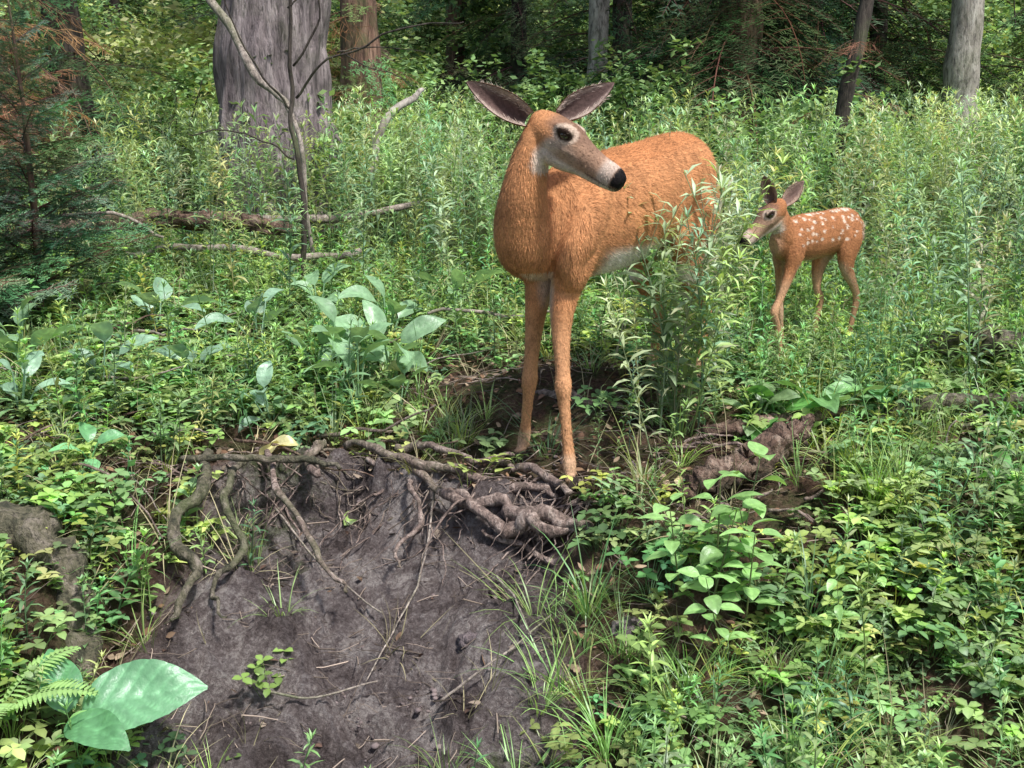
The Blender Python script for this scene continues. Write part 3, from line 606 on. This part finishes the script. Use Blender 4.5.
def head(tm,A,B,k):
    a,f,s,u,L=headframe(A,B); q=[]
    for t,o,w,h in [(-.12,-.01,.022,.024),(-.06,-.002,.044,.048),(.05,.0,.055,.058),(.2,.0,.059,.061),(.34,-.004,.055,.061),(.47,-.012,.045,.054),(.6,-.017,.038,.047),(.74,-.021,.035,.042),(.88,-.024,.037,.041),(.97,-.026,.034,.036),(1.03,-.027,.023,.023)]:
        c=a+f*t*L+u*o*k; q.append((*c,w*k,h*k))
    loft(tm,q,u,22,4)
    q=[]
    for t,o,w,h in [(.02,-.035,.03,.035),(.2,-.047,.041,.042),(.36,-.052,.036,.037),(.55,-.048,.026,.027),(.85,-.049,.024,.019),(.95,-.049,.015,.011)]:
        c=a+f*t*L+u*o*k; q.append((*c,w*k,h*k))
    loft(tm,q,u,18,4)
    for sg in (-1,1):
        q=[(*(a+f*L*t+u*.036*k+s*sg*.044*k*ww),r*k,r*k) for t,ww,r in [(.18,1,.012),(.28,1.14,.019),(.38,1,.014)]]
        loft(tm,q,u,10,3)
        q=[(*(a+f*L*t-u*.018*k+s*sg*.036*k*ww),r*k,r*k*.7) for t,ww,r in [(.22,1,.012),(.36,1.05,.018),(.52,.8,.012)]]
        loft(tm,q,u,10,3)
def ear(name,base,tip,face,W,parent,ci,co,rim):
    base=np.array(base,float);tip=np.array(tip,float); d=tip-base; L=np.linalg.norm(d); d/=L
    face=np.array(face,float); face-=d*face.dot(d); face/=np.linalg.norm(face); s=np.cross(d,face)
    V=[];C=[];nu,nv=16,18
    for layer in (0,1):
        for i in range(nu+1):
            u=i/nu; w=W*.5*(math.sin(math.pi*(u*.86+.14))**.75)*(1.15-.25*u)+.001; cup=.9*(1-u)**.8+.3
            for j in range(nv+1):
                v=2*j/nv-1; ang=v*(1.0+.9*(1-u))
                p=base+d*(L*u)+s*w*math.sin(ang)/math.sin(min(1.57,1.0+.9*(1-u)))*1.0 - face*w*cup*(math.cos(ang)-.2)
                if layer: p=p-face*.006*(1-abs(v)*.6)+s*.002*v
                V.append(p)
                if layer==0:
                    a_=abs(v); pale=math.exp(-((a_-.70)/.2)**2)*(1-u**2)*U(.5,1); dark=1-.75*(a_>.9)-.35*(u>.88)
                    c_=np.array(ci)*(.45+.4*a_)*U(.8,1.2)
                    C.append((c_*(1-pale)+np.array(rim)*pale)*max(.3,dark) if a_>.9 else (c_*(1-pale)+np.array(rim)*pale))
                else: C.append(np.array(co)*U(.85,1.1)*(1 if u<.8 else .4)*(1 if abs(v)<.85 else .5))
    F=[];m=(nu+1)*(nv+1)
    for i in range(nu):
        for j in range(nv):
            a=i*(nv+1)+j; F.append([a,a+1,a+nv+2,a+nv+1]); F.append([a+m+nv+1,a+m+nv+2,a+m+1,a+m])
    for i in range(nu):
        for j in (0,nv):
            a=i*(nv+1)+j; F.append([a,a+nv+1,a+m+nv+1,a+m])
    for j in range(nv):
        a=nu*(nv+1)+j; F.append([a,a+1,a+m+1,a+m])
    newmesh(name,V,F,C,M_fur,True,parent)
    Vh=[];Ch=[]
    for k in range(420):
        i=random.randint(0,int(nu*.75)); j=random.choice([1,2,3,4,5,nv-1,nv-2,nv-3,nv-4,nv-5]); q=V[i*(nv+1)+j]+d*U(0,.01)
        dr=s*U(-.6,.6)+d*U(.8,1.4)+face*U(.0,.35); dr=dr/np.linalg.norm(dr)*U(.010,.022)*W/.07; w=np.cross(dr,face); w=w/np.linalg.norm(w)*.0008
        Vh+=[q-w,q+w,q+dr]; c_=np.array(rim)*U(.7,1.3); Ch+=[c_]*3
    newmesh(name+"_hair",Vh,np.arange(len(Vh)).reshape(-1,3),np.clip(Ch,0,1),M_fur,False,parent)
def finish_animal(e,tm,vox,colfn,flow,nf,flen,sm=5,name="body"):
    me=bpy.data.meshes.new("tmp"); me.from_pydata(tm[0],[],tm[1]); ob=bpy.data.objects.new("tmp",me); scene.collection.objects.link(ob)
    m=ob.modifiers.new("r",'REMESH'); m.mode='VOXEL'; m.voxel_size=vox; m.use_smooth_shade=True
    m=ob.modifiers.new("s",'SMOOTH'); m.factor=.5; m.iterations=sm
    dg=bpy.context.evaluated_depsgraph_get(); ev=ob.evaluated_get(dg); m2=bpy.data.meshes.new_from_object(ev)
    bpy.data.objects.remove(ob)
    n=len(m2.vertices); V=np.empty(n*3,np.float32); m2.vertices.foreach_get("co",V); V=V.reshape(-1,3)
    Nn=np.empty(n*3,np.float32); m2.vertices.foreach_get("normal",Nn); Nn=Nn.reshape(-1,3)
    C=colfn(V.astype(float),Nn.astype(float))
    a=m2.color_attributes.new("Col",'FLOAT_COLOR','POINT'); a.data.foreach_set("color",np.c_[C,np.ones(n)].astype(np.float32).ravel())
    m2.polygons.foreach_set("use_smooth",np.ones(len(m2.polygons),bool)); m2.materials.clear(); m2.materials.append(M_fur)
    b=bpy.data.objects.new(name,m2); scene.collection.objects.link(b); b.parent=e
    idx=rng.integers(0,n,nf); P=V[idx]+rng.normal(0,vox*.5,(nf,3)); nn=Nn[idx]; fl=flow(P); fl=fl-nn*(fl*nn).sum(1)[:,None]; fl/=np.linalg.norm(fl,axis=1)[:,None]+1e-6
    fl+=rng.normal(0,.22,(nf,3)); sd=np.cross(fl,nn); ln=flen(P)[:,None]*rng.uniform(.6,1.3,(nf,1)); w=.0011
    P=P-nn*((P-V[idx])*nn).sum(1)[:,None]-nn*.0005
    clump=np.array([mnoise.noise(Vector((float(q[0])*30,float(q[1])*30,float(q[2])*16)))+.6*mnoise.noise(Vector((float(q[0])*9,float(q[1])*9,float(q[2])*6))) for q in P])[:,None]
    tip=P+fl*ln+nn*ln*rng.uniform(.06,.25,(nf,1)); VV=np.stack([P-sd*w,P+sd*w,tip],1).reshape(-1,3)
    CC=C[idx]*rng.uniform(.62,1.3,(nf,1))*(1+.35*clump); newmesh("fur",VV,np.arange(3*nf).reshape(-1,3),np.clip(np.repeat(CC,3,0),0,1),M_fur,False,e)
def eyeball(name,p,r,parent):
    V,F=[],[]; n=12
    for i in range(n+1):
        for j in range(2*n):
            th=math.pi*i/n;ph=math.pi*j/n; V.append(np.array(p)+r*np.array([math.sin(th)*math.cos(ph),math.sin(th)*math.sin(ph),math.cos(th)]))
    for i in range(n):
        for j in range(2*n): a=i*2*n+j;b2=i*2*n+(j+1)%(2*n); F.append([a,a+2*n,b2+2*n,b2])
    newmesh(name,V,F,None,M_eye,True,parent)
def segd(V,a,b_):
    a=np.array(a);b_=np.array(b_);d=b_-a; t=np.clip(((V-a)@d)/(d@d),0,1); return np.linalg.norm(V-(a+t[:,None]*d),axis=1)
def mixc(C,col,m): m=np.clip(m,0,1)[:,None]; return C*(1-m)+np.array(col)*m
def facecolor(C,V,A,B,k):
    a,f,s,u,L=headframe(A,B); q=V-a; t=(q@f)/L; sd=q@s; up=q@u
    inh=(t>-.15)&(t<1.2)&(np.abs(sd)<.09*k)&(np.abs(up)<.12*k); I=inh.astype(float)
    C=mixc(C,(.38,.245,.175),I*ss((t-.05)/.35)*.9)
    C=mixc(C,(.19,.115,.082),I*ss((up/k-.010)/.02)*ss((t-.0)/.15)*ss((.90-t)/.2)*.75)
    C=mixc(C,(.64,.55,.47),I*ss((-.046-up/k)/.02)*ss((t-.08)/.15)*.95)
    C=mixc(C,(.56,.47,.41),I*ss((t-.74)/.08)*ss((.95-t)/.04)*.75)
    C=mixc(C,(.66,.60,.54),I*ss((t-.8)/.08)*ss((-.045-up/k)/.01))
    ed=np.sqrt((((t-.31)*L/k)*.75)**2+((up/k-.026))**2)
    C=mixc(C,(.60,.48,.39),I*ss((.034-ed)/.009)*(np.abs(sd)>.02*k)*.8)
    C=mixc(C,(.05,.03,.022),I*ss((.0225-ed)/.005)*(np.abs(sd)>.03*k))
    C=mixc(C,(.012,.010,.011),I*ss((t-.92)/.025)*ss((up/k+.050)/.01))
    C=mixc(C,(.04,.03,.028),I*(t>.66)*ss((.0035-np.abs(up/k+.050))/.002)*.8)
    return C
OR=(.55,.26,.120)
e=empty("white_tailed_doe"); d=np.array([.606,.796,0]);p=np.array([.796,-.606,0]);B0=np.array([.07,3.60,0])
def A(s,side,z): q=B0+d*s+p*side; return (q[0],q[1],z)
tm=([],[])
loft(tm,[(*A(s,0,z),w,h) for s,z,w,h in [(.0,.82,.04,.06),(.06,.84,.08,.125),(.14,.865,.110,.180),(.26,.885,.130,.205),(.40,.89,.146,.212),(.56,.908,.157,.214),(.70,.935,.152,.202),(.84,.970,.138,.188),(.97,.990,.122,.176),(1.08,.98,.098,.14),(1.15,.96,.055,.08)]],(0,0,1),28)
loft(tm,[(.088,3.505,1.20,.038,.042),(.073,3.51,1.14,.050,.060),(.053,3.52,1.07,.057,.072),(.037,3.54,.98,.069,.088),(.034,3.58,.90,.083,.108),(.050,3.63,.83,.094,.120),(.085,3.70,.79,.092,.112),(.13,3.75,.79,.07,.09)],d,26)
for sg in (-1,1):
    loft(tm,[(*A(.30,sg*.07,1.05),.03,.03),(*A(.22,sg*.096,.95),.048,.07),(*A(.13,sg*.102,.84),.053,.08),(*A(.09,sg*.086,.76),.045,.06),(*A(.12,sg*.076,.69),.04,.05)],d,16)
HA=(.095,3.50,1.19);HB=(.340,3.385,1.048); head(tm,HA,HB,1.0)
lf=h1(.203,3.54)
loft(tm,[(*A(.22,.07,.95),.045,.08),(*A(.17,.073,.82),.058,.092),(*A(.13,.066,.72),.056,.075),(.180,3.675,.655,.048,.062),(.168,3.65,.58,.037,.048),(.166,3.625,.49,.028,.036),(.17,3.60,.40,.0235,.028),(.172,3.585,.34,.027,.032),(.176,3.58,.28,.020,.022),(.186,3.565,.17,.0175,.0195),(.194,3.55,lf+.085,.022,.025),(.198,3.54,lf+.045,.019,.021),(.2,3.53,lf+.025,.025,.029),(.202,3.515,lf-.005,.026,.036)],d,16)
rf=h1(.02,3.79)
loft(tm,[(*A(.2,-.07,.95),.045,.08),(*A(.17,-.073,.82),.058,.092),(*A(.14,-.065,.72),.055,.074),(.095,3.74,.655,.046,.06),(.084,3.742,.58,.036,.047),(.075,3.75,.49,.028,.035),(.066,3.76,.38,.0235,.028),(.062,3.765,.32,.027,.032),(.058,3.775,.26,.020,.022),(.05,3.79,.17,.0175,.0195),(.044,3.80,rf+.085,.022,.025),(.035,3.79,rf+.045,.019,.021),(.025,3.775,rf+.025,.025,.029),(.018,3.752,rf-.005,.026,.036)],d,16)
for sg,ds in ((1,0),(-1,-.10)):
    hx=A(1.02+ds,sg*.085,0); g=h1(hx[0],hx[1])
    loft(tm,[(*A(1.0,sg*.05,1.02),.055,.09),(*A(.98,sg*.075,.89),.073,.14),(*A(.91+ds*.4,sg*.09,.75),.062,.12),(*A(.90+ds*.6,sg*.09,.66),.045,.082),(*A(.98+ds,sg*.085,.57),.031,.046),(*A(1.06+ds,sg*.082,.50),.023,.032),(*A(1.085+ds,sg*.08,.455),.024,.035),(*A(1.07+ds,sg*.08,.39),.020,.025),(*A(1.055+ds,sg*.08,.28),.0175,.02),(*A(1.04+ds,sg*.08,g+.085),.022,.025),(*A(1.025+ds,sg*.08,g+.045),.019,.021),(*A(1.01+ds,sg*.08,g+.02),.025,.03),(*A(.995+ds,sg*.08,g-.005),.025,.034)],d,16)
loft(tm,[(*A(1.10,0,1.04),.03,.03),(*A(1.18,0,1.0),.035,.022),(*A(1.21,0,.90),.04,.018),(*A(1.20,0,.80),.02,.01)],d,14)
def doecol(V,Nn):
    s=(V-B0)@d; sd=(V-B0)@p; z=V[:,2]; C=np.tile(OR,(len(V),1)).astype(float)
    body=(s>.05)
    C=mixc(C,(.45,.18,.070),ss((Nn[:,2]-.45)/.4)*body*ss((z-.95)/.1)*.6)
    C=mixc(C,(.58,.33,.19),ss((-.15-Nn[:,2])/.5)*.4*(z>.6)*(s>.15))
    C=mixc(C,(.80,.74,.67),body*ss((s-.24)/.1)*ss((.80-z)/.05)*ss((-.15-Nn[:,2])/.3)*(z>.6))
    C=mixc(C,(.72,.62,.52),(z<.72)*(z>.42)*ss((.050-np.abs(sd))/.03)*.65)
    C=mixc(C,(.56,.31,.17),ss((.62-z)/.15)*.6)
    C=mixc(C,(.74,.66,.58),ss((s-1.14)/.03)*(z<.97)*.7)
    C=mixc(C,(.80,.73,.65),ss((.085-np.linalg.norm(V-np.array([.125,3.42,1.085]),axis=1))/.03)*.95)
    C=mixc(C,(.30,.16,.09),ss((.10-segd(V,(.075,3.6,1.14),(.06,3.66,1.02)))/.05)*.3)
    g=H(V[:,0],V[:,1]); C=mixc(C,(.60,.45,.33),ss((.13-(z-g))/.03)*.5); C=mixc(C,(.03,.024,.022),ss((.055-(z-g))/.01))
    return facecolor(C,V,HA,HB,1.0)
def doeflow(P):
    s=(P-B0)@d; f=np.tile(d+np.array([0,0,-.35]),(len(P),1)); m=(P[:,2]<.62)|((s<.12)); f[m]=[.05,.1,-1]
    hd=np.linalg.norm(P-np.array(HA),axis=1)<.2; f[hd&(P[:,0]>.12)]=[-.8,.3,.4]; return f
def doelen(P):
    l=np.full(len(P),.016); l[P[:,2]<.6]=.009; l[segd(P,HA,HB)<.09]=.006; return l
finish_animal(e,tm,.006,doecol,doeflow,130000,doelen,4)
ear("ear_right",(.052,3.475,1.212),(-.135,3.40,1.322),(.35,-1,.1),.076,e,(.20,.13,.12),(.36,.17,.08),(.64,.53,.46))
ear("ear_left",(.150,3.53,1.222),(.322,3.58,1.325),(.05,-1,.25),.072,e,(.20,.13,.12),(.36,.17,.08),(.64,.53,.46))
a,f,s,u,L=headframe(HA,HB)
for sg in (-1,1): eyeball("eye_%d"%(1 if sg<0 else 2),a+f*L*.31+u*.025+s*sg*.0485,.0165,e)
# fawn
e=empty("spotted_fawn"); d2=np.array([.797,.604,0]);p2=np.array([.604,-.797,0]);F0=np.array([1.13,4.70,0])
def Fq(s,side,z): q=F0+d2*s+p2*side; return (q[0],q[1],z)
tm=([],[])
loft(tm,[(*Fq(s,0,z),w,h) for s,z,w,h in [(-.02,.69,.025,.04),(.03,.70,.05,.075),(.12,.712,.063,.098),(.22,.715,.07,.104),(.32,.722,.07,.10),(.42,.735,.066,.096),(.50,.735,.055,.085),(.55,.73,.035,.05)]],(0,0,1),24)
loft(tm,[(1.12,4.675,.865,.026,.03),(1.135,4.685,.82,.030,.038),(1.15,4.70,.77,.038,.05),(1.175,4.725,.72,.05,.065),(1.21,4.75,.70,.04,.05)],d2,20)
FA=(1.125,4.67,.853);FB=(.955,4.60,.724); head(tm,FA,FB,.74)
def leg(tm,rows): loft(tm,rows,d2,14)
g=h1(*Fq(-.05,.045,0)[:2])
leg(tm,[(*Fq(.10,.035,.74),.03,.05),(*Fq(.07,.045,.65),.034,.045),(*Fq(.04,.045,.57),.022,.027),(*Fq(-.01,.045,.47),.015,.018),(*Fq(-.045,.045,.41),.0165,.019),(*Fq(-.02,.045,.35),.0125,.014),(*Fq(.01,.045,g+.07),.0115,.013),(*Fq(.005,.045,g+.05),.0145,.017),(*Fq(-.02,.045,g+.02),.014,.018),(*Fq(-.035,.045,g-.003),.016,.021)])
g=h1(*Fq(.10,-.04,0)[:2])
leg(tm,[(*Fq(.11,-.035,.74),.03,.05),(*Fq(.09,-.045,.65),.034,.045),(*Fq(.09,-.045,.57),.022,.027),(*Fq(.09,-.043,.47),.015,.018),(*Fq(.095,-.04,.39),.0165,.019),(*Fq(.105,-.04,.33),.0125,.014),(*Fq(.12,-.04,g+.07),.0115,.013),(*Fq(.115,-.04,g+.05),.0145,.017),(*Fq(.10,-.04,g+.02),.014,.018),(*Fq(.09,-.04,g-.003),.016,.021)])
for sg,ds in ((1,0.02),(-1,-.12)):
    g=h1(*Fq(.44+ds,sg*.045,0)[:2])
    leg(tm,[(*Fq(.47,sg*.03,.77),.035,.05),(*Fq(.45,sg*.045,.70),.04,.07),(*Fq(.42+ds*.3,sg*.05,.62),.032,.055),(*Fq(.43+ds*.6,sg*.05,.55),.023,.036),(*Fq(.48+ds,sg*.05,.47),.015,.02),(*Fq(.505+ds,sg*.048,.42),.0155,.021),(*Fq(.495+ds,sg*.047,.36),.013,.015),(*Fq(.475+ds,sg*.045,g+.09),.012,.0135),(*Fq(.465+ds,sg*.045,g+.055),.0145,.017),(*Fq(.45+ds,sg*.045,g+.02),.015,.018),(*Fq(.44+ds,sg*.045,g-.003),.016,.021)])
loft(tm,[(*Fq(.53,0,.78),.015,.015),(*Fq(.575,0,.75),.02,.014),(*Fq(.59,0,.68),.018,.01)],d2,12)
spots=[]
for row,(z0,jit) in enumerate([(.808,.003),(.785,.01),(.755,.014),(.725,.014),(.695,.014)]):
    nn_=13 if row else 20
    for k in range(nn_):
        if U(0,1)<.15: continue
        s_=.07+.46*(k+U(.1,.9))/nn_
        for sg in (-1,1): spots.append((s_,sg,z0+(.02*s_/.5)+U(-jit,jit),U(.004,.009)))
def fawncol(V,Nn):
    s=(V-F0)@d2; sd=(V-F0)@p2; z=V[:,2]; C=np.tile((.41,.18,.082),(len(V),1)).astype(float)
    C=mixc(C,(.62,.45,.33),ss((.65-z)/.06)*ss((-.1-Nn[:,2])/.4)*.9)
    C=mixc(C,(.50,.32,.20),ss((.60-z)/.1)*.7); C=mixc(C,(.6,.5,.4),(z<.62)*ss((.035-np.abs(sd))/.02)*.5)
    C=mixc(C,(.55,.38,.27),ss((1.17-V[:,0])/.05)*(z<.82)*(z>.6)*.6)
    body=(s>.04)&(z>.6)
    for a_,sg,zz,r_ in spots:
        dd=np.sqrt(((s-a_)*.8)**2+(z-zz)**2); m=body&(sd*sg>(.008)); C=mixc(C,(.76,.66,.56),m*ss((r_*1.25-dd)/(r_*.7))*.85)
    C=mixc(C,(.7,.6,.5),ss((s-.56)/.02)*.6)
    g=H(V[:,0],V[:,1]); C=mixc(C,(.02,.016,.015),ss((.03-(z-g))/.006))
    return facecolor(C,V,FA,FB,.74)
def fflow(P):
    f=np.tile(d2+np.array([0,0,-.4]),(len(P),1)); f[P[:,2]<.6]=[.05,.1,-1]; f[(P[:,0]<1.13)&(P[:,2]>.68)]=[.8,.3,.4]; return f
def flen(P):
    l=np.full(len(P),.010); l[P[:,2]<.55]=.006; l[segd(P,FA,FB)<.06]=.004; return l
finish_animal(e,tm,.0042,fawncol,fflow,45000,flen,3)
ear("ear_right",(1.092,4.655,.872),(1.045,4.63,.985),(-.45,-1,.0),.054,e,(.42,.28,.24),(.33,.17,.09),(.6,.45,.36))
ear("ear_left",(1.148,4.68,.868),(1.232,4.71,.962),(-.2,-1,.1),.056,e,(.42,.28,.24),(.33,.17,.09),(.6,.45,.36))
a,f,s,u,L=headframe(FA,FB)
for sg in (-1,1): eyeball("eye_%d"%(1 if sg<0 else 2),a+f*L*.31+u*.0175+s*sg*.036,.0125,e)
# ---------------------------------------------------------------- light, sky, camera
S=Vector((.48,-.50,1.25)).normalized()
w=bpy.data.worlds.new("World"); scene.world=w; w.use_nodes=True; nt=w.node_tree
sk=nt.nodes.new('ShaderNodeTexSky'); sk.sky_type='NISHITA'; sk.sun_disc=False; sk.dust_density=3.0; sk.ozone_density=.6
sk.sun_elevation=math.asin(S.z); sk.sun_rotation=math.atan2(S.x,S.y)
bg=nt.nodes['Background']; bg.inputs['Strength'].default_value=.15; nt.links.new(sk.outputs[0],bg.inputs[0])
sd=bpy.data.lights.new("sun",'SUN'); sd.energy=5.0; sd.angle=R(6); sd.color=(1,.96,.89)
so=bpy.data.objects.new("sun",sd); so.rotation_euler=S.to_track_quat('Z','Y').to_euler(); so.location=(3,-4,8); scene.collection.objects.link(so)
cd=bpy.data.cameras.new("camera"); cd.lens=38.6; cd.sensor_width=36; cd.clip_end=1000; cd.clip_start=.05
co=bpy.data.objects.new("camera",cd); co.location=(0,0,1.21); co.rotation_euler=(R(90-13.5),0,0); scene.collection.objects.link(co); scene.camera=co
scene.view_settings.view_transform='Standard'; scene.view_settings.look='None'; scene.view_settings.exposure=0
